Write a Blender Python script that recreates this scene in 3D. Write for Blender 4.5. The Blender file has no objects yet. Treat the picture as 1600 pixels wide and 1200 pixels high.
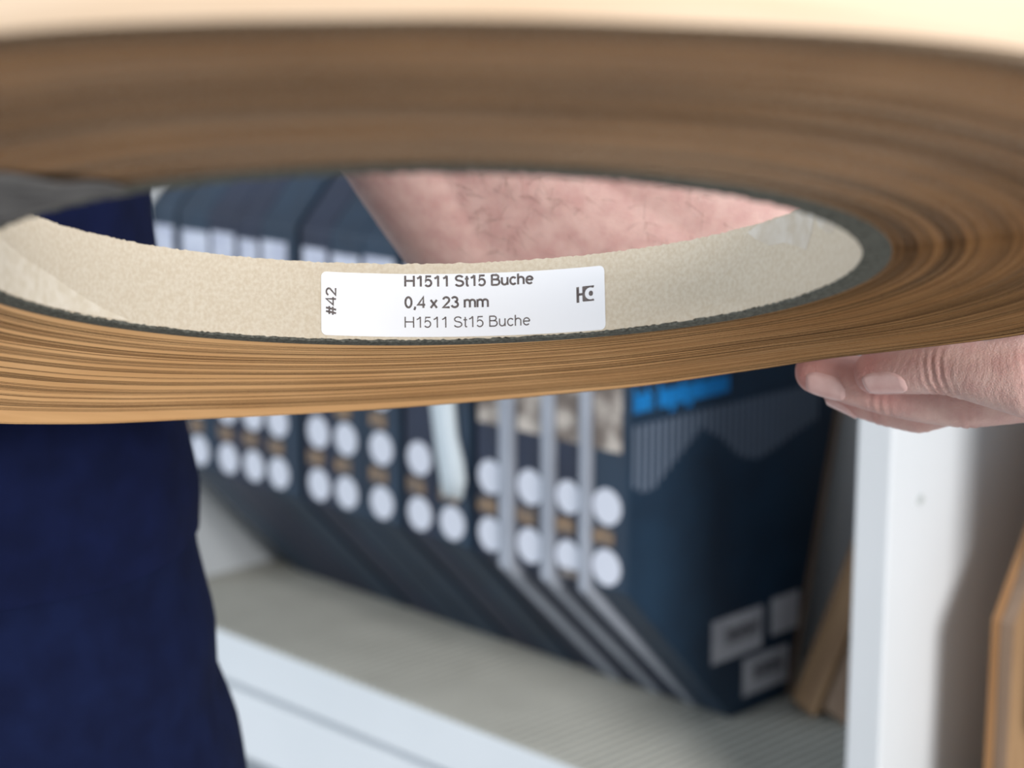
import bpy, bmesh, math, random
import numpy as np
from mathutils import Vector, Matrix

random.seed(7); rng = np.random.default_rng(7)
scene = bpy.context.scene
col = scene.collection

# ------------------------------------------------------------------ camera, world, light, exposure
cam_d = bpy.data.cameras.new('camera'); cam = bpy.data.objects.new('camera', cam_d); col.objects.link(cam)
cam.location = (0, 0, 1.25); cam.rotation_euler = (math.radians(78), 0, 0)
cam_d.sensor_width = 36; cam_d.lens = 69.3; cam_d.clip_start = 0.01
cam_d.dof.use_dof = True; cam_d.dof.focus_distance = 0.602; cam_d.dof.aperture_fstop = 10.0
scene.camera = cam

world = bpy.data.worlds.new('world'); scene.world = world; world.use_nodes = True
bg = world.node_tree.nodes['Background']
bg.inputs['Color'].default_value = (0.92, 0.96, 1.0, 1); bg.inputs['Strength'].default_value = 0.44

def area(name, loc, target, size, power, color):
    l = bpy.data.lights.new(name, 'AREA'); l.shape = 'DISK'; l.size = size; l.energy = power; l.color = color
    o = bpy.data.objects.new(name, l); col.objects.link(o); o.location = loc
    o.rotation_euler = (Vector(target) - Vector(loc)).to_track_quat('-Z', 'Y').to_euler()
    return o
area('assumed_key', (1.30, -1.80, 2.12), (0.0, 0.8, 1.05), 0.95, 100, (1.0, 0.975, 0.95))  # assumed key light, placed from the shadow directions; its source is unseen
area('added_cool_fill', (-3.0, 0.30, 1.8), (0.1, 1.3, 0.85), 1.5, 54, (0.80, 0.90, 1.0))  # added cool fill to brighten the shelf front; a window is only assumed

vs = scene.view_settings
vs.view_transform = 'Standard'; vs.look = 'None'; vs.exposure = 0.0; vs.gamma = 1.0; vs.use_curve_mapping = False

# ------------------------------------------------------------------ helpers
def srgb(r, g, b):
    f = lambda c: (c / 255 / 12.92) if c / 255 <= 0.04045 else ((c / 255 + 0.055) / 1.055) ** 2.4
    return (f(r), f(g), f(b), 1)

def mat(name, c, rough=0.6, c2=None, scale=40, stretch=(1, 1, 1), detail=4, bump=0.0, bscale=None, spec=0.5, lo=0.35, hi=0.65, sss=0, attr=None, c3=None, coat=0):
    m = bpy.data.materials.new(name); m.use_nodes = True; nt = m.node_tree; N = nt.nodes; L = nt.links
    b = N['Principled BSDF']; b.inputs['Roughness'].default_value = rough; b.inputs['Specular IOR Level'].default_value = spec
    b.inputs['Base Color'].default_value = c
    if coat: b.inputs['Coat Weight'].default_value = coat; b.inputs['Coat Roughness'].default_value = 0.15
    if sss:
        b.inputs['Subsurface Weight'].default_value = sss
        b.inputs['Subsurface Radius'].default_value = (1.0, 0.35, 0.2); b.inputs['Subsurface Scale'].default_value = 0.004
    tc = N.new('ShaderNodeTexCoord'); mp = N.new('ShaderNodeMapping'); mp.inputs['Scale'].default_value = stretch
    L.new(tc.outputs['Object'], mp.inputs['Vector'])
    src = None
    if c2 is not None:
        nz = N.new('ShaderNodeTexNoise'); nz.inputs['Scale'].default_value = scale; nz.inputs['Detail'].default_value = detail
        L.new(mp.outputs['Vector'], nz.inputs['Vector'])
        rp = N.new('ShaderNodeMapRange'); rp.inputs['From Min'].default_value = lo; rp.inputs['From Max'].default_value = hi
        L.new(nz.outputs['Fac'], rp.inputs['Value'])
        mx = N.new('ShaderNodeMix'); mx.data_type = 'RGBA'; mx.inputs['A'].default_value = c; mx.inputs['B'].default_value = c2
        L.new(rp.outputs['Result'], mx.inputs['Factor']); src = mx.outputs['Result']
    if attr:
        at = N.new('ShaderNodeAttribute'); at.attribute_name = attr
        m2 = N.new('ShaderNodeMix'); m2.data_type = 'RGBA'; m2.inputs['A'].default_value = c; m2.inputs['B'].default_value = c3
        if src: L.new(src, m2.inputs['A'])
        L.new(at.outputs['Fac'], m2.inputs['Factor']); src = m2.outputs['Result']
    if src: L.new(src, b.inputs['Base Color'])
    if bump:
        n2 = N.new('ShaderNodeTexNoise'); n2.inputs['Scale'].default_value = bscale or scale; n2.inputs['Detail'].default_value = 3
        L.new(mp.outputs['Vector'], n2.inputs['Vector'])
        bp = N.new('ShaderNodeBump'); bp.inputs['Strength'].default_value = bump; bp.inputs['Distance'].default_value = 0.001
        L.new(n2.outputs['Fac'], bp.inputs['Height']); L.new(bp.outputs['Normal'], b.inputs['Normal'])
    return m

M = {}
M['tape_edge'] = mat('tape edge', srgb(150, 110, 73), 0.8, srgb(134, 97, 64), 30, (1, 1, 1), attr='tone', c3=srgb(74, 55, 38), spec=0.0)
M['tape_face'] = mat('tape face', srgb(224, 176, 122), 0.4, srgb(210, 160, 106), 18, (1, 1, 14), spec=0.4)
M['tape_decor'] = mat('beech decor face', srgb(230, 206, 180), 0.3, srgb(220, 193, 164), 18, (1, 1, 14), spec=0.5, coat=0.5)
M['card'] = mat('cardboard', srgb(213, 202, 184), 0.9, srgb(202, 188, 167), 900, detail=8, bump=0.2, bscale=900, spec=0.1)
M['card_edge'] = mat('cardboard cut edge', srgb(108, 108, 101), 0.95, srgb(74, 74, 69), 900, bump=0.6, bscale=1200, spec=0.1)
M['tab'] = mat('grey paper', srgb(120, 118, 117), 0.8, srgb(86, 84, 84), 90, (1, 3, 1), spec=0.2)
M['flap'] = mat('paper flap', srgb(226, 216, 200), 0.85, srgb(214, 202, 182), 300, bump=0.2, bscale=900, spec=0.1)
M['glue'] = mat('glue smear', srgb(214, 206, 194), 0.45, srgb(200, 188, 170), 200, spec=0.4)
M['sticker'] = mat('sticker', srgb(240, 241, 246), 0.5, spec=0.3)
M['ink'] = mat('print ink', srgb(84, 76, 76), 0.7, srgb(120, 112, 110), 1500, spec=0.2)
M['skin'] = mat('skin', srgb(208, 178, 170), 0.42, srgb(192, 156, 150), 130, bump=0.35, bscale=1500, spec=0.4, sss=0.12, attr='red', c3=srgb(192, 116, 110))
M['nail'] = mat('fingernail', srgb(222, 186, 182), 0.25, srgb(212, 172, 168), 200, spec=0.5)
M['hair'] = mat('body hair', srgb(96, 70, 52), 0.5)
M['head_hair'] = mat('head hair', srgb(70, 52, 38), 0.6, srgb(50, 36, 26), 300, (1, 1, .2))
M['navy'] = mat('navy cotton', srgb(18, 27, 59), 0.95, srgb(15, 22, 50), 60, bump=0.4, bscale=2500, spec=0.1)
M['navy_shirt'] = mat('navy jersey', srgb(18, 26, 60), 0.95, srgb(15, 22, 51), 60, bump=0.4, bscale=2500, spec=0.1)
M['shoe'] = mat('shoe leather', srgb(40, 38, 36), 0.5, srgb(28, 26, 25), 60)
M['white'] = mat('white laminate', srgb(226, 231, 236), 0.45, srgb(220, 226, 231), 6)
M['inner'] = mat('back board', srgb(222, 227, 232), 0.6, srgb(214, 220, 226), 6)
M['mat'] = mat('ribbed mat', srgb(188, 188, 180), 0.7, srgb(180, 180, 172), 20)
M['navy_box'] = mat('navy board', srgb(30, 42, 66), 0.45, srgb(26, 36, 58), 30)
M['teal_box'] = mat('petrol board', srgb(28, 52, 74), 0.45, srgb(24, 44, 64), 30)
M['black_edge'] = mat('black board', srgb(22, 24, 30), 0.5, srgb(28, 30, 36), 30)
M['dot'] = mat('white print', srgb(214, 218, 230), 0.5)
M['plabel'] = mat('spine label', srgb(200, 206, 222), 0.5, srgb(178, 184, 204), 90, lo=0.4, hi=0.6)
M['swatch'] = mat('wood swatch', srgb(150, 122, 92), 0.5, srgb(92, 86, 84), 160)
M['photo'] = mat('printed picture', srgb(196, 186, 176), 0.5, srgb(110, 98, 90), 45, lo=0.42, hi=0.58)
M['grey_sheet'] = mat('grey plastic', srgb(164, 170, 182), 0.4, srgb(152, 158, 170), 30)
M['strap'] = mat('white strap', srgb(216, 226, 232), 0.5)
M['blue_ink'] = mat('blue print', srgb(24, 140, 220), 0.5)
M['stripe_ink'] = mat('stripe print', srgb(112, 124, 142), 0.5)
M['grey_label'] = mat('cover label', srgb(196, 196, 202), 0.5, srgb(176, 176, 184), 60)
M['soft_ink'] = mat('label print', srgb(70, 70, 78), 0.6, srgb(150, 150, 156), 160, (1, 1, 3), lo=0.4, hi=0.6)
M['wood'] = mat('wood board', srgb(178, 144, 108), 0.5, srgb(150, 118, 88), 14, (8, 8, 0.6))
M['wood_light'] = mat('wood edge', srgb(180, 134, 88), 0.5, srgb(160, 116, 74), 14, (8, 8, 0.6))
M['wood_grey'] = mat('greyed wood', srgb(150, 126, 106), 0.5, srgb(130, 106, 86), 14, (8, 8, 0.6))
M['wall'] = mat('wall paint', srgb(226, 228, 230), 0.8, srgb(220, 222, 224), 4)
M['floor'] = mat('floor', srgb(206, 204, 200), 0.5, srgb(194, 192, 188), 6)
M['metal'] = mat('pin metal', srgb(190, 196, 196), 0.4)

def tag(o, label=None, cat=None, group=None, kind=None):
    if label: o['label'] = label
    if cat: o['category'] = cat
    if group: o['group'] = group
    if kind: o['kind'] = kind
    return o

def link(name, me, material, parent=None, smooth=False):
    o = bpy.data.objects.new(name, me); col.objects.link(o)
    for m in (material if isinstance(material, (list, tuple)) else [material]):
        if m: me.materials.append(m)
    if parent: o.parent = parent
    if smooth: me.shade_smooth()
    return o

def empty(name, loc=(0, 0, 0), matrix=None):
    o = bpy.data.objects.new(name, None); col.objects.link(o); o.empty_display_size = 0.05
    if matrix is not None: o.matrix_world = matrix
    else: o.location = loc
    return o

def pydata(name, v, f, material, parent=None, smooth=False):
    me = bpy.data.meshes.new(name); me.from_pydata([tuple(map(float, p)) for p in v], [], f); me.update()
    return link(name, me, material, parent, smooth)

def bm_obj(name, bm, material, parent=None, smooth=False):
    bmesh.ops.recalc_face_normals(bm, faces=bm.faces)
    me = bpy.data.meshes.new(name); bm.to_mesh(me); bm.free()
    return link(name, me, material, parent, smooth)

def box_bm(bm, x0, x1, y0, y1, z0, z1, bev=0.0):
    t = bmesh.new(); bmesh.ops.create_cube(t, size=1)
    bmesh.ops.scale(t, vec=(x1 - x0, y1 - y0, z1 - z0), verts=t.verts)
    bmesh.ops.translate(t, vec=((x0 + x1) / 2, (y0 + y1) / 2, (z0 + z1) / 2), verts=t.verts)
    if bev: bmesh.ops.bevel(t, geom=t.edges[:], offset=bev, segments=2, affect='EDGES', profile=0.5)
    me = bpy.data.meshes.new('tmp'); t.to_mesh(me); t.free(); bm.from_mesh(me); bpy.data.meshes.remove(me)

def box(name, x0, x1, y0, y1, z0, z1, material, parent=None, bev=0.001):
    bm = bmesh.new(); box_bm(bm, x0, x1, y0, y1, z0, z1, bev); return bm_obj(name, bm, material, parent)

def prism(name, poly, s0, s1, material, parent, bev=0.0015):
    """closed outline in (t, z), extruded along s"""
    bm = bmesh.new()
    a = [bm.verts.new((s0, t, z)) for t, z in poly]; b = [bm.verts.new((s1, t, z)) for t, z in poly]
    bm.faces.new(a); bm.faces.new(b[::-1]); n = len(poly)
    for i in range(n): bm.faces.new((a[i], b[i], b[(i + 1) % n], a[(i + 1) % n]))
    if bev: bmesh.ops.bevel(bm, geom=bm.edges[:], offset=bev, segments=2, affect='EDGES', profile=0.5)
    return bm_obj(name, bm, material, parent)

# ------------------------------------------------------------------ room
fl = box('floor', -3.0, 4.0, -2.2, 4.2, -0.05, 0.0, M['floor'], bev=0); tag(fl, 'grey workshop floor under the shelving', 'floor', kind='structure')

# shelf frame: x = s (along the shelf, towards the near right), y = t (into the shelf), z = up from the shelf top
SHELF = Matrix.Translation((-0.184, 1.5976, 0.75)) @ Matrix.Rotation(math.atan2(-0.71080, 0.70339), 4, 'Z')
wb = box('wall_back', -2.2, 2.6, 0.160, 0.210, -0.75, 1.75, M['wall'], bev=0); wb.matrix_world = SHELF
tag(wb, 'white wall behind the shelving', 'wall', kind='structure')

unit = empty('shelf_unit', matrix=SHELF)
tag(unit, 'white laminate shelving unit holding the navy sample boxes', 'shelf')
TF, TB = -0.1365, 0.142
box('shelf_board', -0.70, 1.25, TF + 0.002, TB - 0.012, -0.040, -0.0025, M['white'], unit)
box('shelf_board', -0.70, 1.25, TF + 0.002, TB - 0.012, 0.70, 0.735, M['white'], unit)
box('front_rail', -0.70, 1.25, TF, TF + 0.019, -0.0965, -0.0445, M['white'], unit)
box('shelf_board', -0.70, 1.25, TF + 0.002, TB - 0.012, -0.55, -0.52, M['white'], unit)
box('back_board', -0.70, 1.25, TB - 0.012, TB, -0.74, 0.90, M['inner'], unit)
box('side_panel', -0.0585, -0.0365, TF - 0.001, TB - 0.012, -0.75, 0.90, M['white'], unit)
box('side_panel', -0.722, -0.700, TF - 0.001, TB, -0.75, 0.90, M['white'], unit)
box('side_panel', 1.25, 1.272, TF - 0.001, TB, -0.75, 0.90, M['white'], unit)
dv = box('divider_panel', 0.6645, 0.6872, TF - 0.002, TB - 0.012, -0.75, 0.90, M['white'], unit, bev=0.0015)
bm = bmesh.new(); bmesh.ops.create_cone(bm, cap_ends=True, segments=20, radius1=0.0028, radius2=0.0026, depth=0.0012, matrix=Matrix.Translation((0.6876, -0.1105, 0.2168)) @ Matrix.Rotation(math.pi / 2, 4, 'Y'))
bm_obj('cover_cap', bm, M['metal'], dv)
# ribbed mat lying on the shelf
def ribbed(s0, s1):
    bm = bmesh.new(); pit = 0.0084; n = int((s1 - s0) / pit)
    prof = []
    for i in range(n):
        a = s0 + i * pit
        prof += [(a, -0.0022), (a + pit * 0.12, 0.0), (a + pit * 0.60, 0.0), (a + pit * 0.72, -0.0022)]
    y0, y1 = TF + 0.0025, TB - 0.013
    A = [bm.verts.new((s, y0, z)) for s, z in prof]; B = [bm.verts.new((s, y1, z)) for s, z in prof]
    A0 = [bm.verts.new((s, y0, -0.0025)) for s, z in prof]
    for i in range(len(prof) - 1):
        bm.faces.new((A[i], A[i + 1], B[i + 1], B[i])); bm.faces.new((A0[i], A0[i + 1], A[i + 1], A[i]))
    o = bm_obj('ribbed_shelf_mat', bm, M['mat']); o.matrix_world = SHELF
    return o
tag(ribbed(-0.036, 0.664), 'pale grey ribbed mat lying under the navy sample boxes', 'mat')
tag(ribbed(0.688, 1.249), 'pale grey ribbed mat lying right of the white divider', 'mat')

# ------------------------------------------------------------------ sample boxes
HEX = [(-0.108, 0.1125), (0.0, 0.0), (0.061, 0.0), (0.112, 0.215), (0.061, 0.43), (0.0, 0.43), (-0.108, 0.315)]
TALLCUT = [(-0.108, 0.245), (0.03, 0.0), (0.061, 0.0), (0.112, 0.215), (0.061, 0.43), (0.0, 0.43), (-0.108, 0.315)]
def disc(name, s, z, r, material, parent, t=-0.1086):
    bm = bmesh.new(); bmesh.ops.create_cone(bm, cap_ends=True, segments=32, radius1=r, radius2=r, depth=0.0008, matrix=Matrix.Translation((s, t, z)) @ Matrix.Rotation(math.pi / 2, 4, 'X'))
    return bm_obj(name, bm, material, parent)
def plate(name, s0, s1, z0, z1, material, parent, t=-0.1086):
    return box(name, s0, s1, t - 0.0004, t + 0.0008, z0, z1, material, parent, bev=0)
specs = [  # s0, s1, label range, colour, profile, has picture
    (-0.0350, -0.0010, (-0.030, -0.004), 'teal_box', TALLCUT, 0),
    (0.0030, 0.0425, (0.0086, 0.0419), 'teal_box', HEX, 0),
    (0.0430, 0.0775, (0.0475, 0.0745), 'navy_box', HEX, 0),
    (0.0780, 0.1065, (0.0817, 0.1028), 'navy_box', HEX, 0),
    (0.1070, 0.1465, (0.1091, 0.1371), 'teal_box', HEX, 0),
    (0.1530, 0.1862, (0.1575, 0.1829), 'navy_box', HEX, 0),
    (0.1867, 0.2215, (0.1900, 0.2181), 'teal_box', HEX, 0),
    (0.2222, 0.2590, (0.2249, 0.2553), 'teal_box', HEX, 0),
    (0.2645, 0.2960, (0.267, 0.293), 'navy_box', HEX, 1),
    (0.2966, 0.3305, (0.300, 0.326), 'teal_box', HEX, 0),
    (0.3365, 0.3615, (0.339, 0.359), 'navy_box', HEX, 2),
    (0.3740, 0.4005, (0.377, 0.398), 'navy_box', HEX, 2),
    (0.4110, 0.4345, (0.413, 0.432), 'navy_box', HEX, 2),
    (0.4435, 0.4737, (0.446, 0.471), 'teal_box', HEX, 2),
]
cc = {1: .0223, 2: .0598, 3: .0920, 4: .1227, 5: .1702, 6: .2016, 7: .2403, 8: .2802, 9: .3135, 10: .3512, 11: .3885, 12: .4230, 13: .4563}
ords = ['leftmost', 'second', 'third', 'fourth', 'fifth', 'sixth', 'seventh', 'eighth', 'ninth', 'tenth', 'eleventh', 'twelfth', 'thirteenth', 'last']
box_labels = [
    'leftmost sample box in the row, standing against the white side panel',
    'dark petrol sample box with spine dots, second from left in the row',
    'navy sample box with spine dots, third from left in the row',
    'slimmest navy sample box of the left cluster, fourth from left',
    'dark petrol sample box just left of the first wide gap, fifth from left',
    'navy sample box just right of the first wide gap, sixth from left',
    'dark petrol sample box with spine dots, seventh from left in the row',
    'dark petrol sample box with spine dots, eighth from left in the row',
    'navy sample box directly left of the white curved strap, ninth from left',
    'dark petrol sample box with a white curved strap over its spine',
    'navy sample box directly left of the first grey divider sheet',
    'navy sample box between the first and second grey divider sheets',
    'navy sample box between the second and third grey divider sheets',
    'rightmost sample box, blue title and pinstripe print on its visible cover',
]
for i, (s0, s1, lr, mk, prof, pic) in enumerate(specs):
    e = empty('sample_box', matrix=SHELF)
    tag(e, box_labels[i], 'sample box', 'navy sample boxes in the row on the shelf')
    prism('body', prof, s0, s1, M[mk], e)
    mid = (prof[0][1] + prof[-1][1]) / 2
    zt = 0.303 + random.uniform(-0.003, 0.001)
    if i not in (10, 11, 12): plate('spine_label', lr[0], lr[1], 0.262, zt, M['plabel'], e)
    else: plate('spine_label', lr[0], lr[1], 0.275, zt, M['plabel'], e)
    if i in cc:
        c = cc[i]
        rr = min(0.0119, (s1 - s0) / 2 - 0.0008)
        disc('spine_dot', c, 0.1665 if i != 9 else 0.1665, rr, M['dot'], e)
        disc('spine_dot', c, 0.1268, rr, M['dot'], e)
        plate('wood_swatch', max(c - rr * 1.05, s0 + 0.001), c + rr * 0.45, 0.1415, 0.1515, M['swatch'], e)
        if i in (1, 2, 3, 4, 5, 6, 7):
            plate('wood_swatch', max(c - rr, s0 + 0.001), c + rr * 0.4, 0.1815, 0.1915, M['swatch'], e)
            disc('spine_dot', c, 0.2065, rr, M['dot'], e)
        if pic:
            plate('spine_picture', max(c - rr, s0 + 0.001), c + rr * 0.95, 0.203 if pic == 2 else 0.214, 0.246, M['photo'], e)
        if i == 12: plate('wood_swatch', c - 0.006, c + 0.009, 0.1135, 0.119, M['photo'], e)
    if i == 9:
        bm = bmesh.new(); pts = [(0.3035, 0.315), (0.3005, 0.28), (0.3000, 0.24), (0.3015, 0.215), (0.3050, 0.190), (0.3095, 0.172), (0.3120, 0.160), (0.3115, 0.146)]
        w = [0.010, 0.011, 0.0115, 0.0115, 0.0110, 0.0125, 0.0120, 0.0090]
        fr = []
        for (s, z), ww in zip(pts, w):
            fr.append([bm.verts.new((s - ww + 0.004, -0.1115, z)), bm.verts.new((s + ww + 0.004, -0.1115, z)), bm.verts.new((s + ww + 0.004, -0.1092, z)), bm.verts.new((s - ww + 0.004, -0.1092, z))])
        for a, b in zip(fr, fr[1:]):
            for k in range(4): bm.faces.new((a[k], a[(k + 1) % 4], b[(k + 1) % 4], b[k]))
        bm.faces.new(fr[0]); bm.faces.new(fr[-1][::-1])
        tag(bm_obj('strap', bm, M['strap'], e, True), 'white curved strap')
    if i == 13:
        S = s1
        def cover_box(name, t0, t1, z0, z1, m, par, h=0.0006, skew=0.0):
            bm = bmesh.new(); box_bm(bm, S - 0.0004, S + h, t0, t1, z0, z1); return bm_obj(name, bm, m, par)
        # blue title, too blurred to read: strokes of a short and a long word
        bm = bmesh.new(); x = -0.104
        for k, (w, h0, h1) in enumerate([(3.2, 0, 16), (3.5, 0, 11), (3.2, 0, 15), (0, 0, 0), (2.6, 0, 16), (3, 0, 11), (3, -4, 11), (3.2, 0, 11), (2.6, 0, 16), (3.4, -4, 11), (3, 0, 11), (2.4, 0, 15), (3, 0, 11), (3.2, 0, 11), (2.6, 0, 16), (3, 0, 11), (3.2, 0, 11)]):
            if w == 0: x += 0.006; continue
            for a in (0, 1):
                box_bm(bm, S - 0.0004, S + 0.0006, x, x + 0.0016, 0.229 + h0 / 1000, 0.229 + (h1 if a == 0 else 11) / 1000); x += w / 1000 if a == 0 else 0.0024
            box_bm(bm, S - 0.0004, S + 0.0006, x - w / 1000 - 0.0022, x - 0.001, 0.229 + 0.0085, 0.229 + 0.011)
        bm_obj('title_print', bm, M['blue_ink'], e)
        bm = bmesh.new(); tt = [-.106, -.095, -.085, -.06, -.04, -.02, 0, .02, .05, .1]; zz = [.182, .176, .178, .196, .209, .199, .183, .178, .186, .2]
        t = -0.104
        while t < 0.085:
            box_bm(bm, S - 0.0004, S + 0.0004, t, t + 0.0029, float(np.interp(t, tt, zz)), 0.2205); t += 0.0064
        bm_obj('pinstripe_print', bm, M['stripe_ink'], e)
        l1 = cover_box('cover_label', -0.0235, 0.030, 0.044, 0.074, M['grey_label'], e)
        cover_box('label_print', -0.010, 0.026, 0.055, 0.066, M['soft_ink'], l1, 0.0009)
        l2 = cover_box('cover_label', 0.0105, 0.060, 0.0125, 0.039, M['grey_label'], e)
        cover_box('label_print', 0.021, 0.054, 0.022, 0.033, M['soft_ink'], l2, 0.0009)
        cover_box('cover_label', 0.040, 0.0705, 0.049, 0.0755, M['grey_label'], e)
        pe = prism('back_edge', [(0.0605, 0.0005), (0.0650, 0.0005), (0.1165, 0.215), (0.066, 0.430), (0.0605, 0.430), (0.1115, 0.215)], s0 + 0.001, s1 + 0.0012, M['wood_grey'], e, bev=0.0005)
# grey divider sheets
for k, (a, b) in enumerate([(0.3618, 0.3737), (0.4008, 0.4107), (0.4348, 0.4432)]):
    e = prism('divider_sheet', [(-0.1125, 0.108), (-0.001, 0.0), (0.060, 0.0), (0.100, 0.2), (0.06, 0.40), (0.0, 0.40), (-0.1125, 0.318)], a, b, M['grey_sheet'], None)
    e.matrix_world = SHELF
    tag(e, ['light grey divider sheet, leftmost of three between the sample boxes', 'light grey divider sheet, middle one of three between the sample boxes', 'light grey divider sheet beside the rightmost sample box'][k], 'divider', 'grey divider sheets in the box row')
# wooden boards leaning against the divider
def leaning(name, sb, w, t0, h, lean, m, label):
    bm = bmesh.new(); box_bm(bm, 0, w, 0, 0.082, 0, h, 0.0012); o = bm_obj(name, bm, m)
    o.matrix_world = SHELF @ Matrix.Translation((sb, t0, w * math.sin(lean) + 0.0002)) @ Matrix.Rotation(lean, 4, 'Y')
    tag(o, label, 'board', 'wooden boards leaning on the divider')
    return o
L0 = math.radians(20.5)
leaning('wooden_board', 0.4925, 0.0215, 0.040, 0.33, L0, M['wood'], 'brown wooden board leaning towards the divider, nearer to the sample boxes')
leaning('wooden_board', 0.5170, 0.0210, 0.043, 0.30, L0, M['wood_grey'], 'darker wooden board leaning behind the white divider edge')
# wood decor boards right of the divider
for k, (a, b, m, mf, lab) in enumerate([(0.7335, 0.7388, 'wood_light', 'wood', 'thin orange-tan wood decor board standing right of the white divider'), (0.7392, 0.7475, 'wood_grey', 'wood', 'greyish wood decor board with brown face at the right picture edge')]):
    e = empty('decor_board', matrix=SHELF); tag(e, lab, 'board', 'wood decor boards right of the divider')
    pr = [(-0.108, 0.0), (0.11, 0.0), (0.11, 0.36), (0.02, 0.36), (-0.108, 0.159)]
    prism('panel', pr, a, b - 0.0006, M[m], e, bev=0.0006)
    prism('veneer', [(-0.1075, 0.0005), (0.1095, 0.0005), (0.1095, 0.3595), (0.0205, 0.3595), (-0.1075, 0.1588)], b - 0.0006, b, M[mf], e, bev=0)

e = empty('sample_box', matrix=SHELF); tag(e, 'tall light grey box added out of view past the wood decor boards to shade the divider', 'sample box')  # unseen box, added to cast shade onto the divider's right face
prism('body', HEX, 0.775, 0.810, M['grey_sheet'], e); plate('spine_label', 0.779, 0.806, 0.262, 0.303, M['plabel'], e)

# ------------------------------------------------------------------ coil of edge banding
E1, E2, EN = Vector((0.9999, 0.0035, 0.0166)), Vector((0.0022, 0.9433, -0.332)), Vector((-0.0169, 0.332, 0.9431))
CM = Matrix.Identity(4)
for r_ in range(3):
    CM[r_][0], CM[r_][1], CM[r_][2] = E1[r_], E2[r_], EN[r_]
q = CM.to_quaternion().normalized(); CM = Matrix.Translation((-0.0227, 0.4798, 1.1754)) @ q.to_matrix().to_4x4()
coil = empty('edge_banding_coil', matrix=CM)
tag(coil, 'large coil of beech edge banding on a cardboard core, held by the person', 'coil')
RC, RO, W = 0.1073, 0.1142, 0.0235

def ring_mesh(name, r0, r1, z0, z1, material, seg=256, rag=0.0):
    th = np.linspace(0, 2 * np.pi, seg, endpoint=False); v = []; f = []
    for a in th:
        c, s = math.cos(a), math.sin(a)
        d0 = rag * (rng.random() - 0.5); d1 = rag * (rng.random() - 0.5)
        for r, z in ((r0, z0 + d0), (r1, z0), (r1, z1), (r0, z1 + d1)): v.append((r * c, r * s, z))
    for i in range(seg):
        j = (i + 1) % seg
        for k in range(4): f.append((4 * i + k, 4 * j + k, 4 * j + (k + 1) % 4, 4 * i + (k + 1) % 4))
    return pydata(name, v, f, material, coil)
core = ring_mesh('cardboard_core', RC, RO, 0.0004, W, M['card'], 720, 0.00045)
ring_mesh('core_cut_edge', RC + 0.00005, RO, -0.0003, 0.0004, M['card_edge'], 720, 0.0005)

# windings: every turn of the tape is a thin strip of its own, sagging towards the far left
rim = [(-180, -13), (-155, -7), (-130, -2.5), (-105, 0.2), (-91, -0.8), (-76, -0.8), (-60, 1.2), (-30, 0), (0, -1), (31, -1.6), (42, -0.3), (52, 0.2), (62, -1.7), (71, -4), (78, -5), (90, -7.6), (102, -10.4), (115, -13.5), (124, -16.3), (134, -18.3), (152, -18.5), (180, -13)]
SEG = 288
th = np.linspace(-np.pi, np.pi, SEG, endpoint=False)
rimv = np.interp(np.degrees(th), [a for a, b in rim], [b for a, b in rim]) / 1000
for _ in range(3): rimv = (np.roll(rimv, 1) + 2 * rimv + np.roll(rimv, -1)) / 4
R_OUT, TH = 0.205, 0.0004
NL = int((R_OUT - RO) / TH)
stair = np.zeros(NL); lvl = 0.0; k = 0
jumps = {}
p = 3
while p < NL - 12:
    jumps[p] = rng.choice([0.35, 0.8, 1.4, 2.0]); p += int(rng.choice([4, 7, 11, 18, 24]))
tot = sum(jumps.values())
for i in range(NL):
    if i in jumps: lvl += jumps[i] / tot * 0.72
    stair[i] = lvl + 0.03 * i / NL
stair[-9:] += 0.015; stair[-5:] = 0.985; stair[-2:] = 1.0
stair[:3] = 0.0
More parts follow.
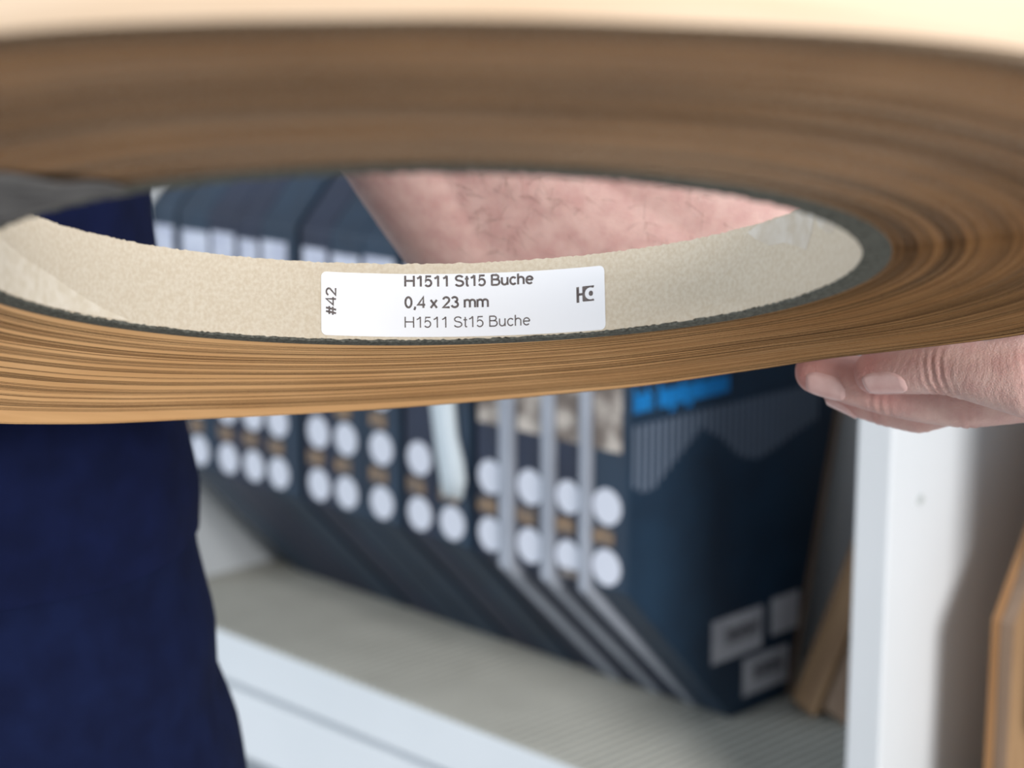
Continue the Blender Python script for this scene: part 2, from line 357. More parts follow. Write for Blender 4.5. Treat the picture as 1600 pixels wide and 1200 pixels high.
def windings(name, i0, i1, kind):
    n = i1 - i0
    V = np.zeros((n, SEG, 4, 3), np.float32)
    tone = np.zeros((n, SEG, 4), np.float32)
    run = 0.5
    for m_, i in enumerate(range(i0, i1)):
        r0 = RO + i * TH + 0.00002; r1 = r0 + TH - 0.00004
        jit = rng.normal(0, 0.00007) + 0.00008 * np.sin(th * rng.integers(1, 5) + rng.uniform(0, 6.28))
        zo = rimv * stair[i] + jit * (0.25 + 0.75 * np.exp(-((np.degrees(th) - 125) / 55) ** 2))
        c, s = np.cos(th), np.sin(th)
        for k_, (r, z) in enumerate(((r0, zo), (r1, zo), (r1, zo + 0.023), (r0, zo + 0.023))):
            V[m_, :, k_, 0] = r * c; V[m_, :, k_, 1] = r * s; V[m_, :, k_, 2] = z
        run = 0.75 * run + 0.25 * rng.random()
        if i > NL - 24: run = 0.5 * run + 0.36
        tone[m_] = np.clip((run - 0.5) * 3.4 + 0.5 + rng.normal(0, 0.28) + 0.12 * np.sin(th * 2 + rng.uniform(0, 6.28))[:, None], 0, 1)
    idx = np.arange(n * SEG * 4).reshape(n, SEG, 4); nx = np.roll(idx, -1, axis=1)
    F = np.stack([np.stack([idx[..., k_], nx[..., k_], nx[..., (k_ + 1) % 4], idx[..., (k_ + 1) % 4]], -1) for k_ in range(4)], 2).reshape(-1, 4)
    me = bpy.data.meshes.new(name)
    me.vertices.add(len(idx.ravel())); me.vertices.foreach_set('co', V.ravel())
    me.loops.add(F.size); me.loops.foreach_set('vertex_index', F.ravel().astype(np.int32))
    me.polygons.add(len(F)); me.polygons.foreach_set('loop_start', np.arange(0, F.size, 4, dtype=np.int32))
    mi = np.tile(np.array([0, 2, 0, 1], np.int32), len(F) // 4); me.polygons.foreach_set('material_index', mi)
    me.update(); me.validate()
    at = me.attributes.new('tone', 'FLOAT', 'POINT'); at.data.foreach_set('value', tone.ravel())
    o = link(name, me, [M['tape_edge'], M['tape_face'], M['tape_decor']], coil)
    if kind: o['kind'] = kind
    return o
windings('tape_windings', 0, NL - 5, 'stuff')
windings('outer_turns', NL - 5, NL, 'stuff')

# frayed grey paper tab of the core lying over the first turns at the near left
tab = [(-0.0836, -0.0756), (-0.0738, -0.0829), (-0.0617, -0.0938), (-0.0533, -0.1010), (-0.0513, -0.1047), (-0.0578, -0.1089), (-0.0652, -0.1137), (-0.0730, -0.1163), (-0.0808, -0.1143), (-0.0890, -0.1026), (-0.0944, -0.0796)]
bm = bmesh.new(); vs_ = [bm.verts.new((x, y, -0.0017)) for x, y in tab]; bm.faces.new(vs_)
bmesh.ops.triangulate(bm, faces=bm.faces[:]); bmesh.ops.subdivide_edges(bm, edges=bm.edges[:], cuts=5, use_grid_fill=True)
for v in bm.verts: v.co.z += 0.0006 * math.sin(v.co.x * 300 + v.co.y * 180)
ex = bmesh.ops.extrude_face_region(bm, geom=bm.faces[:])
for g in ex['geom']:
    if isinstance(g, bmesh.types.BMVert): g.co.z += 0.0004
tag(bm_obj('paper_tab', bm, M['tab'], coil, True), 'frayed grey paper tab')

# curved patches on the inside of the core (u along the arc, v across the width, metres)
def on_core(u, v, lift):
    a = u / RC; r = RC - lift
    return (r * math.sin(a), r * math.cos(a), v)
def core_patch(name, outline, lift, material, parent, thick=0.00012, cut=0.002):
    bm = bmesh.new(); vs_ = [bm.verts.new((u, v, 0)) for u, v in outline]; bm.faces.new(vs_)
    u0 = min(u for u, v in outline); u1 = max(u for u, v in outline); k = int((u1 - u0) / cut)
    for j in range(1, k):
        bmesh.ops.bisect_plane(bm, geom=bm.verts[:] + bm.edges[:] + bm.faces[:], plane_co=(u0 + (u1 - u0) * j / k, 0, 0), plane_no=(1, 0, 0))
    top = [v.co.copy() for v in bm.verts]
    ex = bmesh.ops.extrude_face_region(bm, geom=bm.faces[:])
    moved = [g for g in ex['geom'] if isinstance(g, bmesh.types.BMVert)]
    for v in moved: v.co.z = thick
    for v in bm.verts: v.co = on_core(v.co.x, v.co.y, lift + v.co.z)
    return bm_obj(name, bm, material, parent)
def rrect(u0, u1, v0, v1, r, skew=0.0):
    out = []
    for cx, cy, a0 in ((u1 - r, v1 - r, 0), (u0 + r, v1 - r, 90), (u0 + r, v0 + r, 180), (u1 - r, v0 + r, 270)):
        for k in range(7):
            a = math.radians(a0 + 15 * k); u = cx + r * math.cos(a); out.append((u, cy + r * math.sin(a) + skew * (u - u0)))
    return out
SK = -0.0105
core_patch('paper_flap', [(-0.172, 0.0175), (-0.1564, 0.0136), (-0.1285, 0.0090), (-0.1071, 0.0030), (-0.0960, 0.0008), (-0.125, 0.0006), (-0.172, 0.0006)], 0.00005, M['flap'], coil, 0.0002)
core_patch('glue_smear', [(0.104, 0.0218), (0.107, 0.0195), (0.113, 0.0165), (0.120, 0.0160), (0.126, 0.0140), (0.131, 0.0118), (0.134, 0.0150), (0.137, 0.0205), (0.139, 0.0165), (0.146, 0.0130), (0.152, 0.0145), (0.160, 0.0175), (0.156, 0.0228), (0.130, 0.0231), (0.108, 0.0231)], 0.00003, M['glue'], coil, 0.00008)
st_ = core_patch('label_sticker', rrect(-0.0348, 0.0521, 0.00150, 0.02065, 0.0016, SK), 0.00006, M['sticker'], coil, 0.00012, 0.0012)
tag(st_, 'white printed label')

# plain grotesque lettering drawn as strokes (cap height 1)
def ARC(cx, cy, rx, ry, a0, a1, n=14): return [(cx + rx * math.cos(math.radians(a0 + (a1 - a0) * k / n)), cy + ry * math.sin(math.radians(a0 + (a1 - a0) * k / n))) for k in range(n + 1)]
GLYPH = {
    'H': (1.01, [[(.12, 0), (.12, 1)], [(.89, 0), (.89, 1)], [(.12, .53), (.89, .53)]]),
    '1': (.777, [[(.5, 0), (.5, 1)], [(.17, .74), (.36, .84), (.5, .99)]]),
    '5': (.777, [[(.65, .95), (.22, .95), (.15, .49)] + ARC(.37, .335, .29, .30, 135, -148)]),
    'S': (.931, [ARC(.46, .745, .31, .22, 18, 270) + ARC(.46, .275, .345, .24, 88, -162)]),
    't': (.388, [[(.2, .95), (.2, .14), (.25, .05), (.37, .045)], [(.03, .69), (.37, .69)]]),
    'B': (.931, [[(.13, 0), (.13, 1)], [(.13, .955), (.5, .955)] + ARC(.5, .75, .23, .205, 90, -90) + [(.13, .545)], [(.13, .545), (.54, .545)] + ARC(.54, .295, .275, .25, 90, -90) + [(.13, .045)]]),
    'u': (.777, [[(.11, .72), (.11, .27)] + ARC(.35, .27, .24, .23, 180, 360)[1:], [(.62, .72), (.62, 0)]]),
    'c': (.698, [ARC(.37, .36, .28, .325, 40, 320)]),
    'h': (.777, [[(.11, 0), (.11, 1)], ARC(.365, .44, .255, .245, 180, 0) + [(.62, 0)]]),
    'e': (.777, [[(.09, .385), (.68, .385)], ARC(.385, .36, .295, .325, 5, 318)]),
    '0': (.777, [ARC(.385, .5, .275, .455, 0, 360, 28)]),
    ',': (.388, [[(.2, .12), (.2, -.02), (.12, -.18)]]),
    '4': (.777, [[(.56, 0), (.56, .97), (.08, .29), (.72, .29)]]),
    'x': (.698, [[(.06, 0), (.62, .72)], [(.62, 0), (.06, .72)]]),
    '2': (.777, [ARC(.38, .70, .27, .25, 170, -40) + [(.11, .045), (.69, .045)]]),
    '3': (.777, [ARC(.36, .745, .25, .21, 160, -90), ARC(.37, .29, .29, .245, 90, -165)]),
    'm': (1.163, [[(.11, 0), (.11, .72)], ARC(.345, .475, .235, .21, 180, 0) + [(.58, 0)], ARC(.815, .475, .235, .21, 180, 0) + [(1.05, 0)]]),
    '#': (.777, [[(.17, 0), (.33, 1)], [(.46, 0), (.62, 1)], [(.03, .33), (.70, .33)], [(.08, .67), (.75, .67)]]),
}
def ribbon(bm, pts, w):
    n = len(pts); L_, R_ = [], []
    for k in range(n):
        a = Vector(pts[max(k - 1, 0)]); b = Vector(pts[min(k + 1, n - 1)]); p = Vector(pts[k])
        d1 = (p - a).normalized() if k > 0 else None; d2 = (b - p).normalized() if k < n - 1 else None
        d = ((d1 or d2) + (d2 or d1)).normalized(); nn = Vector((-d.y, d.x)); c = 1.0
        if d1 is not None and d2 is not None: c = min(1.8, 1 / max(0.3, d.dot(d1)))
        L_.append(p + nn * w / 2 * c); R_.append(p - nn * w / 2 * c)
    v = [(bm.verts.new((l.x, l.y, 0)), bm.verts.new((r.x, r.y, 0))) for l, r in zip(L_, R_)]
    for p, q in zip(v, v[1:]): bm.faces.new((p[0], p[1], q[1], q[0]))
def text_on_core(name, body, u0, u1, v0, cap, weight, vertical=False):
    bm = bmesh.new(); x = 0.0
    for ch in body:
        if ch == ' ': x += 0.388; continue
        adv, strokes = GLYPH[ch]
        for st in strokes: ribbon(bm, [(px + x, py) for px, py in st], weight)
        x += adv
    xs = [v.co.x for v in bm.verts]; x0, x1 = min(xs), max(xs)
    for v in bm.verts:
        a = (v.co.x - x0) / (x1 - x0); y = v.co.y
        if not vertical: U_ = u0 + a * (u1 - u0); V_ = v0 + y * cap + SK * (U_ + 0.0348)
        else: U_ = u0 - y * cap; V_ = v0 + a * u1
        v.co = on_core(U_, V_, 0.00022)
    return bm_obj(name, bm, M['ink'], st_)
text_on_core('printed_text', 'H1511 St15 Buche', -0.0097, 0.0297, 0.0168, 0.0033, 0.19)
text_on_core('printed_text', '0,4 x 23 mm', -0.0097, 0.0158, 0.0103, 0.0034, 0.19)
text_on_core('printed_text', 'H1511 St15 Buche', -0.0097, 0.0284, 0.0043, 0.0033, 0.115)
text_on_core('printed_text', '#42', -0.0303, 0.0083, 0.0076, 0.0031, 0.165, True)
# the HC mark: an H sharing its stem with a square that holds a ring and a dot
def poly_patch(bm, pts):
    bm.faces.new([bm.verts.new((u, v, 0)) for u, v in pts])
bm = bmesh.new(); lu, lv, lh = 0.04300, 0.00955, 0.0046
poly_patch(bm, [(lu, lv - 0.0001), (lu + 0.00085, lv - 0.0001), (lu + 0.00085, lv + lh), (lu, lv + lh)])
poly_patch(bm, [(lu + 0.00085, lv + lh * 0.43), (lu + 0.0019, lv + lh * 0.43), (lu + 0.0019, lv + lh * 0.59), (lu + 0.00085, lv + lh * 0.59)])
cu_, cv_, rr_ = lu + 0.0045, lv + lh * 0.52, 0.0018
sq0, sq1 = lu + 0.0019, lu + 0.0056
top_y, bot_y = lv + lh * 1.02, lv + lh * 0.02
angs = list(range(62, 299, 6))
arc = [(cu_ + rr_ * math.cos(math.radians(a)), cv_ + rr_ * math.sin(math.radians(a))) for a in angs]
N_ = len(arc); outer = []
for a in angs:
    c_, s_ = math.cos(math.radians(a)), math.sin(math.radians(a))
    k_ = min(((top_y - cv_) / s_) if s_ > 1e-6 else 9, ((bot_y - cv_) / s_) if s_ < -1e-6 else 9, ((sq0 - cu_) / c_) if c_ < -1e-6 else 9)
    outer.append((cu_ + c_ * k_, cv_ + s_ * k_))
for a in range(N_ - 1):
    poly_patch(bm, [arc[a], outer[a], outer[a + 1], arc[a + 1]])
poly_patch(bm, [(sq1, top_y), (outer[0][0], top_y), arc[0], (sq1, arc[0][1] + 0.0002)])
poly_patch(bm, [(sq1, bot_y), (outer[-1][0], bot_y), arc[-1], (sq1, arc[-1][1] - 0.0002)])
poly_patch(bm, [(cu_ + 0.00012 + 0.0007 * math.cos(a * math.pi / 8), cv_ + 0.0008 * math.sin(a * math.pi / 8)) for a in range(16)])
for v in bm.verts: v.co = on_core(v.co.x, v.co.y + SK * (v.co.x + 0.0348) * 0.2, 0.00022)
bm_obj('printed_logo', bm, M['ink'], st_)

# ------------------------------------------------------------------ person
CP, SP = math.cos(math.radians(12)), math.sin(math.radians(12))
def G(x, y, d):      # grip frame of the arms: x right, y up and d forward of a plane tilted 12 degrees, millimetres
    return Vector((x / 1000, d / 1000 * CP + y / 1000 * SP, 1.25 + y / 1000 * CP - d / 1000 * SP))
ICO = bmesh.new(); bmesh.ops.create_icosphere(ICO, subdivisions=4, radius=1); ICOV = [v.co.copy() for v in ICO.verts]; ICO.free()
def hull(bm, balls):
    vs_ = []
    for b in balls:
        c, r = b[0], b[1]; sc = b[2] if len(b) > 2 else (1, 1, 1)
        for v in ICOV: vs_.append(bm.verts.new((c[0] + v.x * r * sc[0], c[1] + v.y * r * sc[1], c[2] + v.z * r * sc[2])))
    r_ = bmesh.ops.convex_hull(bm, input=vs_)
    bmesh.ops.delete(bm, geom=list({g for g in r_['geom_interior'] + r_['geom_unused'] if isinstance(g, bmesh.types.BMVert) and g.is_valid}), context='VERTS')
def chain(bm, balls):
    for a, b in zip(balls, balls[1:]): hull(bm, [a, b])
def remesh(bm, voxel, smooth_it=6, fac=0.5):
    me = bpy.data.meshes.new('tmp'); bm.to_mesh(me); bm.free()
    o = bpy.data.objects.new('tmp', me); col.objects.link(o)
    m = o.modifiers.new('r', 'REMESH'); m.mode = 'VOXEL'; m.voxel_size = voxel; m.use_smooth_shade = True
    if smooth_it:
        s = o.modifiers.new('s', 'SMOOTH'); s.factor = fac; s.iterations = smooth_it
    dg = bpy.context.evaluated_depsgraph_get(); out = bpy.data.meshes.new_from_object(o.evaluated_get(dg))
    bpy.data.objects.remove(o); bpy.data.meshes.remove(me)
    return out

def PX(px, py, d, f=3080.0): return G((px - 800) / f * d, (600 - py) / f * d, d)
mm = 0.001
index = [(PX(1369, 582, 650), 7.4), (PX(1425, 577, 640), 8.2), (PX(1482, 573, 631), 9.0), (PX(1545, 584, 622), 10.3), (PX(1615, 588, 615), 13.6), (PX(1680, 568, 617), 15.5), (PX(1790, 548, 622), 17)]
middle = [(PX(1275, 582, 673), 7.6), (PX(1330, 594, 667), 8.4), (PX(1388, 608, 661), 8.8), (PX(1450, 619, 656), 9.2), (PX(1512, 624, 653), 9.8), (PX(1620, 610, 647), 10.2), (PX(1760, 575, 641), 13)]
ring = [(PX(1312, 606, 691), 7.0), (PX(1345, 619, 687), 7.6), (PX(1383, 629, 683), 8.0), (PX(1436, 638, 679), 8.4), (PX(1520, 610, 674), 9.4), (PX(1700, 575, 669), 12.5)]
pinky = [(PX(1390, 600, 714), 6.3), (PX(1420, 612, 711), 6.9), (PX(1460, 610, 706), 7.4), (PX(1540, 590, 702), 8.2), (PX(1640, 575, 696), 11.5)]
thumb = [(G(130, 49, 642), 8.6), (G(150, 47, 655), 9.6), (G(172, 42, 668), 10.5), (G(192, 30, 676), 13), (G(212, 16, 690), 17)]
wrist, elbow = G(214, 38, 716), G(4, 57, 794)
def B(lst): return [(p_, r_ * mm) for p_, r_ in lst]
bm = bmesh.new()
for fg in (index, middle, ring, pinky, thumb): chain(bm, B(fg))
hull(bm, B([index[-1], middle[-1]]) + [(wrist, 0.021), (G(210, 10, 700), 0.019)])
hull(bm, B([middle[-1], ring[-1], pinky[-1]]) + [(wrist, 0.020)])
hull(bm, B([index[-1], thumb[-2], thumb[-1]]) + [(wrist, 0.021)])
def taper(kp, rad, n=26):       # smooth tapering limb through a few stations
    ts = np.linspace(0, 1, len(kp)); out = []
    for t in np.linspace(0, 1, n):
        p = Vector([float(np.interp(t, ts, [k[j] for k in kp])) for j in range(3)]); out.append((p, float(np.interp(t, ts, rad))))
    rr = np.array([o[1] for o in out]); pp = np.array([o[0] for o in out])
    for _ in range(12):
        rr[1:-1] = (rr[:-2] + 2 * rr[1:-1] + rr[2:]) / 4; pp[1:-1] = (pp[:-2] + 2 * pp[1:-1] + pp[2:]) / 4
    return [(Vector(p), float(r)) for p, r in zip(pp, rr)]
fore = taper([wrist.lerp(elbow, k) for k in (0, .25, .5, .75, 1)], [0.0235, 0.027, 0.037, 0.0445, 0.043])
def tube(bm, balls, seg=72):     # smooth swept limb with round ends
    pts = [b[0] for b in balls]; rings = []; ref = Vector((0.1, 0.2, 1)).normalized()
    for k, (p_, r_) in enumerate(balls):
        d_ = (pts[min(k + 1, len(pts) - 1)] - pts[max(k - 1, 0)]).normalized(); a_ = (ref - d_ * ref.dot(d_)).normalized(); b_ = d_.cross(a_); ref = a_
        rings.append([bm.verts.new(p_ + (a_ * math.cos(6.283185 * j / seg) + b_ * math.sin(6.283185 * j / seg)) * r_) for j in range(seg)])
    for p_, q_ in zip(rings, rings[1:]):
        for j in range(seg): bm.faces.new((p_[j], p_[(j + 1) % seg], q_[(j + 1) % seg], q_[j]))
    bm.faces.new(rings[0][::-1]); bm.faces.new(rings[-1])
    hull(bm, [balls[0]]); hull(bm, [balls[-1]])
tube(bm, fore)
shoulder = Vector((-0.135, 0.80, 1.40))
upper = taper([elbow, elbow.lerp(shoulder, 0.22) + Vector((-0.014, 0, 0)), elbow.lerp(shoulder, 0.55), elbow.lerp(shoulder, 0.85)], [0.043, 0.044, 0.047, 0.050], 14)
tube(bm, upper)
hull(bm, [(fore[17][0], 0.0435), (elbow, 0.0425), (upper[5][0], 0.0435)])
hull(bm, [(fore[13][0], 0.037), (elbow, 0.0425), (upper[7][0], 0.043)])
arm_me = remesh(bm, 0.00105, 8)
n = len(arm_me.vertices); co = np.zeros(n * 3); arm_me.vertices.foreach_get('co', co); co = co.reshape(-1, 3)
no = np.zeros(n * 3); arm_me.vertices.foreach_get('normal', no); no = no.reshape(-1, 3)
red = np.full(n, 0.06); disp = np.zeros(n)
def joint(cp, axis, amp, width, wave, redv, dorsal):
    c = np.array(cp); ax = np.array(axis.normalized()); d = co - c; u = d @ ax; rad = np.linalg.norm(d - u[:, None] * ax, axis=1)
    near = np.exp(-(u / width) ** 2) * (rad < 0.0135)
    w = np.clip(no @ np.array(dorsal.normalized()) * 1.2 + 0.25, 0, 1)
    bend = u + 0.0009 * np.sin(rad * 900) + 0.0012 * (no @ np.array((0, 0, 1.0)))
    disp[:] += -amp * near * w * np.clip(np.cos(2 * np.pi * bend / wave), -0.25, 1)
    red[:] += redv * near * w
TOCAM = -(G(0, 0, 1000) - G(0, 0, 0)); UPW = G(0, 1000, 0) - G(0, 0, 0)
dors = TOCAM * 0.8 - UPW * 0.6
for fg, k_, amp in ((index, 2, 0.0009), (index, 4, 0.0005), (middle, 2, 0.0005), (middle, 4, 0.0004), (ring, 2, 0.0004), (ring, 3, 0.0003)):
    joint(fg[k_][0], fg[k_ + 1][0] - fg[k_ - 1][0], amp, 0.0046, 0.0031, 0.15, dors)
for fg in (index, middle, ring, pinky, thumb):
    d = np.linalg.norm(co - np.array(fg[0][0]), axis=1); red += 0.7 * np.exp(-(d / 0.010) ** 2)
    u = fg[1][0]; d = np.linalg.norm(co - np.array(u), axis=1); red += 0.15 * np.exp(-(d / 0.012) ** 2)
# fine long creases along the fingers
hd = np.exp(-np.clip(np.linalg.norm(co - np.array(index[4][0]), axis=1) - 0.05, 0, 1) / 0.02)
ax = np.array((index[4][0] - index[2][0]).normalized()); uu = co @ ax
disp -= 0.00012 * hd * np.clip(np.sin(uu * 2 * np.pi / 0.0027 + 2.5 * np.sin(co[:, 2] * 400)), 0, 1)
# veins and soft unevenness on the forearm
disp += 0.0006 * np.sin(co[:, 0] * 60 + co[:, 2] * 45) * (1 - hd)
fx = np.clip((co[:, 0] + 0.06) / 0.26, 0, 1); red += 0.06 * (1 - hd)
co2 = co + no * disp[:, None]; arm_me.vertices.foreach_set('co', co2.ravel()); arm_me.update()

# rest of the body: torso core, neck, head, other arm, hands (coarser, out of the picture)
bm = bmesh.new()
CX, CY = -0.305, 0.785
chain(bm, [(Vector((CX, CY, 1.0)), 0.105, (1.25, 0.9, 1)), (Vector((CX, CY, 1.2)), 0.105, (1.2, 0.9, 1)), (Vector((CX, CY + 0.01, 1.36)), 0.10, (1.5, 0.9, 0.7))])
chain(bm, [(Vector((CX, CY + 0.02, 1.40)), 0.058), (Vector((CX, CY + 0.005, 1.52)), 0.055)])
hd_c = Vector((CX, CY - 0.015, 1.625))
hull(bm, [(hd_c + Vector((0, 0.015, 0.03)), 0.082, (0.9, 1.1, 1)), (hd_c + Vector((0, -0.03, -0.075)), 0.035, (1.2, 1, 1)), (hd_c + Vector((0, -0.02, -0.03)), 0.06, (1, 1, 1))])
hull(bm, [(hd_c + Vector((0, -0.088, 0.012)), 0.007), (hd_c + Vector((0, -0.102, -0.018)), 0.011), (hd_c + Vector((0, -0.08, -0.024)), 0.012, (1.4, 1, 0.8))])
hull(bm, [(hd_c + Vector((-0.016, -0.083, -0.050)), 0.006), (hd_c + Vector((0.016, -0.083, -0.050)), 0.006), (hd_c + Vector((0, -0.088, -0.050)), 0.007)])
for sx in (-1, 1):
    hull(bm, [(hd_c + Vector((sx * 0.078, 0.01, 0.015)), 0.014, (0.5, 1, 1)), (hd_c + Vector((sx * 0.078, 0.005, -0.02)), 0.010, (0.5, 1, 1))])
    hull(bm, [(hd_c + Vector((sx * 0.033, -0.068, 0.022)), 0.014)])
    hull(bm, [(hd_c + Vector((sx * 0.016, -0.078, 0.036)), 0.007), (hd_c + Vector((sx * 0.05, -0.066, 0.036)), 0.006)])
chain(bm, [(Vector((CX + 0.06, CY + 0.015, 1.38)), 0.055), (shoulder, 0.055), (shoulder.lerp(elbow, 0.25), 0.049)])
sh_r = Vector((CX - 0.17, 0.80, 1.40)); el_r = Vector((CX - 0.20, 0.73, 1.14)); wr_r = Vector((-0.345, 0.53, 1.165))
chain(bm, [(Vector((CX - 0.06, CY + 0.015, 1.38)), 0.055), (sh_r, 0.055), (sh_r.lerp(el_r, 0.5), 0.047), (el_r, 0.043), (el_r.lerp(wr_r, 0.4), 0.041), (wr_r, 0.025)])
kn = [Vector((-0.268 - 0.012 * k_ * 0.3, 0.455 + 0.019 * k_, 1.150 - 0.004 * k_)) for k_ in range(4)]
hull(bm, [(v, 0.0115) for v in kn] + [(wr_r, 0.021), (wr_r + Vector((0, 0.02, -0.005)), 0.018)])
for k_, v in enumerate(kn):
    ln = [0.9, 1.0, 0.93, 0.75][k_]
    chain(bm, [(v, 0.0105), (v + Vector((0.030 * ln, 0, -0.004)), 0.0095), (v + Vector((0.052 * ln, 0, 0.001)), 0.0085), (v + Vector((0.068 * ln, 0, 0.006)), 0.0074)])
chain(bm, [(wr_r + Vector((0.02, -0.03, 0.015)), 0.017), (Vector((-0.275, 0.455, 1.190)), 0.012), (Vector((-0.245, 0.452, 1.1945)), 0.010), (Vector((-0.219, 0.456, 1.1905)), 0.0085)])
rest_me = remesh(bm, 0.0036, 4)
bm = bmesh.new(); bm.from_mesh(rest_me); k0 = len(bm.verts); bm.from_mesh(arm_me)
body_me = bpy.data.meshes.new('body'); bm.to_mesh(body_me); bm.free()
at = body_me.attributes.new('red', 'FLOAT', 'POINT'); at.data.foreach_set('value', np.concatenate([np.full(k0, 0.2), np.clip(red, 0, 1)]).astype(np.float32))
person = empty('person', (CX, CY, 0)); bpy.context.view_layer.update(); PI_ = person.matrix_world.inverted()
tag(person, 'person in navy shirt and trousers standing behind, holding the coil with both hands', 'person')
def pchild(o): o.parent = person; o.matrix_parent_inverse = PI_; return o
body = pchild(link('body', body_me, M['skin'], None, True))

# fingernails
def nail(a, b, ra, rb, f0, f1, half, dorsal, name='fingernail'):
    ax = (b - a).normalized(); dz = (dorsal - ax * dorsal.dot(ax)).normalized(); sd = ax.cross(dz)
    bm = bmesh.new(); nu, nv = 14, 12; g = []
    L = (b - a).length
    for i in range(nu + 1):
        f_ = i / nu; t = f0 + (f1 - f0) * f_
        wd = half * math.sqrt(max(0.03, 1 - (max(0, f_ - 0.5) / 0.5) ** 2.4)) * (1 - 0.35 * max(0, (0.3 - f_) / 0.3) ** 2)
        row = []
        for j in range(nv + 1):
            an = (2 * j / nv - 1) * wd
            r = ra + (rb - ra) * max(t, 0)
            if t < 0: r = ra * math.sqrt(max(1 - (t * L / ra) ** 2, 0.12))
            base = a + ax * (t * L)
            lift = 0.00045 if 0 < j < nv and 0 < i < nu else -0.0003
            row.append(bm.verts.new(base + dz * ((r + lift) * math.cos(an)) + sd * ((r + lift) * math.sin(an))))
        g.append(row)
    for i in range(nu):
        for j in range(nv): bm.faces.new((g[i][j], g[i + 1][j], g[i + 1][j + 1], g[i][j + 1]))
    return pchild(bm_obj(name, bm, M['nail'], None, True))
nd = TOCAM * 0.90 - UPW * 0.43
nail(index[0][0], index[1][0], 0.0074, 0.0082, -0.10, 1.15, 0.62, nd)
nail(middle[0][0], middle[1][0], 0.0076, 0.0084, -0.05, 1.12, 0.66, TOCAM * 0.84 - UPW * 0.54)
nail(ring[0][0], ring[1][0], 0.0070, 0.0076, -0.3, 1.2, 0.75, TOCAM * 0.2 - UPW * 0.98)

# hair on the forearm
bm = bmesh.new()
A_, B_ = np.array(wrist), np.array(elbow); axv = (B_ - A_); LL = np.linalg.norm(axv); axv /= LL
cand = np.where((((co2 - A_) @ axv) > 0.075) & (((co2 - A_) @ axv) < LL + 0.01) & (no @ np.array(TOCAM.normalized()) > 0.0) & (no[:, 2] > -0.35) & (co2[:, 1] > 0.69))[0]
for vi in rng.choice(cand, 620, replace=False):
    p0 = Vector(co2[vi]); nn = Vector(no[vi]); dr = (Vector(-axv) * 0.6 + nn * 0.35 + Vector(rng.normal(0, 0.45, 3))).normalized()
    ln = rng.uniform(0.006, 0.014); pts = [p0 - nn * 0.0003, p0 + dr * ln * 0.5 + nn * 0.001, p0 + dr * ln + nn * 0.0005 + Vector((0, 0, -0.001))]
    s1_ = dr.orthogonal().normalized(); s2_ = dr.cross(s1_); prev = None
    for pt, r in zip(pts, (0.00007, 0.00006, 0.00002)):
        cur = [bm.verts.new(pt + (s1_ * math.cos(a) + s2_ * math.sin(a)) * r) for a in (0, 2.094, 4.189)]
        if prev:
            for k_ in range(3): bm.faces.new((prev[k_], prev[(k_ + 1) % 3], cur[(k_ + 1) % 3], cur[k_]))
        prev = cur
tag(pchild(bm_obj('arm_hair', bm, M['hair'])), kind='stuff')

# clothing: lofted rings
def loft(name, rings, material, seg=72, cap=True, fold=0.002, seed=1, fs=1.0):
    bm = bmesh.new(); R_ = []; r2 = random.Random(seed); ph = [r2.uniform(0, 6.28) for _ in range(8)]
    for (cx, cy, z, a, b) in rings:
        row = []
        for k_ in range(seg):
            t = 2 * math.pi * k_ / seg; c, s = math.cos(t), math.sin(t); e = 0.85
            w = fold * (math.sin(5 * t + ph[0] + z * 31 * fs) * 0.5 + math.sin(9 * t + ph[1] - z * 47 * fs) * 0.35 + math.sin(3 * t + ph[2] + z * 70 * fs) * 0.4)
            row.append(bm.verts.new((cx + (a + w) * math.copysign(abs(c) ** e, c), cy + (b + w) * math.copysign(abs(s) ** e, s), z)))
        R_.append(row)
    for p_, q_ in zip(R_, R_[1:]):
        for k_ in range(seg): bm.faces.new((p_[k_], p_[(k_ + 1) % seg], q_[(k_ + 1) % seg], q_[k_]))
    if cap: bm.faces.new(R_[0][::-1]); bm.faces.new(R_[-1])
    return pchild(bm_obj(name, bm, material, None, True))
def dense(keys, step=0.006):
    z0, z1 = keys[0][2], keys[-1][2]; zs = np.arange(z0, z1 + step / 2, step); zk = [k_[2] for k_ in keys]
    return [tuple(float(np.interp(z, zk, [k_[j] for k_ in keys])) if j != 2 else float(z) for j in range(5)) for z in zs]
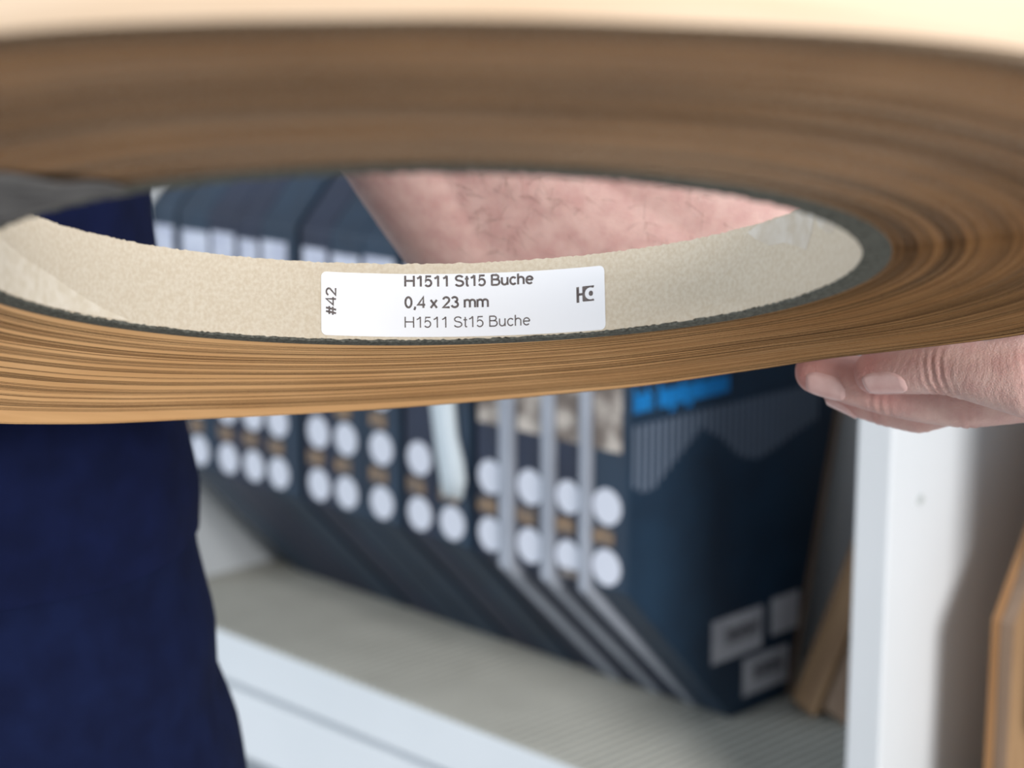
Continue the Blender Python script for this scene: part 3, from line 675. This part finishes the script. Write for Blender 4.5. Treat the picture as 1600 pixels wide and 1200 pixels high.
# right-hand outline follows x = cx + a
shirt = [(CX, CY, 1.018, 0.1735, 0.118), (CX, CY, 1.035, 0.1745, 0.120), (CX, CY, 1.066, 0.1690, 0.120), (CX, CY, 1.15, 0.157, 0.116), (CX, CY, 1.22, 0.158, 0.116), (CX, CY, 1.32, 0.170, 0.118), (CX, CY + 0.01, 1.39, 0.165, 0.105), (CX, CY + 0.015, 1.43, 0.115, 0.085), (CX, CY + 0.015, 1.46, 0.070, 0.070)]
loft('shirt', dense(shirt), M['navy_shirt'], cap=False, fold=0.0014, seed=3)
for shp, elp in ((shoulder, elbow), (sh_r, el_r)):
    bm = bmesh.new(); chain(bm, [(Vector((CX + (0.05 if shp.x > CX else -0.05), CY + 0.015, 1.385)), 0.062), (shp, 0.062), (shp.lerp(elp, 0.28), 0.060), (shp.lerp(elp, 0.5), 0.060)])
    pchild(link('shirt_sleeve', remesh(bm, 0.004, 3), M['navy_shirt'], None, True))
tro = [(CX, CY, 0.84, 0.196, 0.128), (CX, CY, 0.90, 0.1905, 0.126), (CX, CY, 0.931, 0.1860, 0.124), (CX, CY, 0.955, 0.1795, 0.122), (CX, CY, 0.9617, 0.1800, 0.122), (CX, CY, 0.98, 0.1805, 0.120), (CX, CY, 1.0075, 0.1730, 0.1165), (CX, CY, 1.05, 0.166, 0.114)]
loft('trousers', dense(tro), M['navy'], fold=0.0016, seed=5)
for sx in (-1, 1):
    x = CX + sx * 0.098
    leg = [(x + sx * 0.012, CY, 0.035, 0.070, 0.078), (x + sx * 0.010, CY, 0.25, 0.068, 0.072), (x + sx * 0.008, CY - 0.005, 0.48, 0.078, 0.082), (x, CY, 0.70, 0.092, 0.104), (x, CY, 0.86, 0.098, 0.124)]
    loft('trouser_leg', dense(leg, 0.012), M['navy'], fold=0.003, seed=8 + sx)
    bm = bmesh.new()
    hull(bm, [(Vector((x + sx * 0.012, CY + 0.04, 0.042)), 0.042), (Vector((x + sx * 0.02, CY - 0.12, 0.034)), 0.034), (Vector((x + sx * 0.03, CY - 0.09, 0.03)), 0.03)])
    sh_me = remesh(bm, 0.005, 3)
    pchild(link('shoe', sh_me, M['shoe'], None, True))
bm = bmesh.new(); hull(bm, [(hd_c + Vector((0, 0.026, 0.047)), 0.087, (0.92, 1.06, 0.92)), (hd_c + Vector((0, 0.055, -0.01)), 0.066)])
pchild(link('head_hair', remesh(bm, 0.005, 3), M['head_hair'], None, True))
bpy.context.view_layer.update()
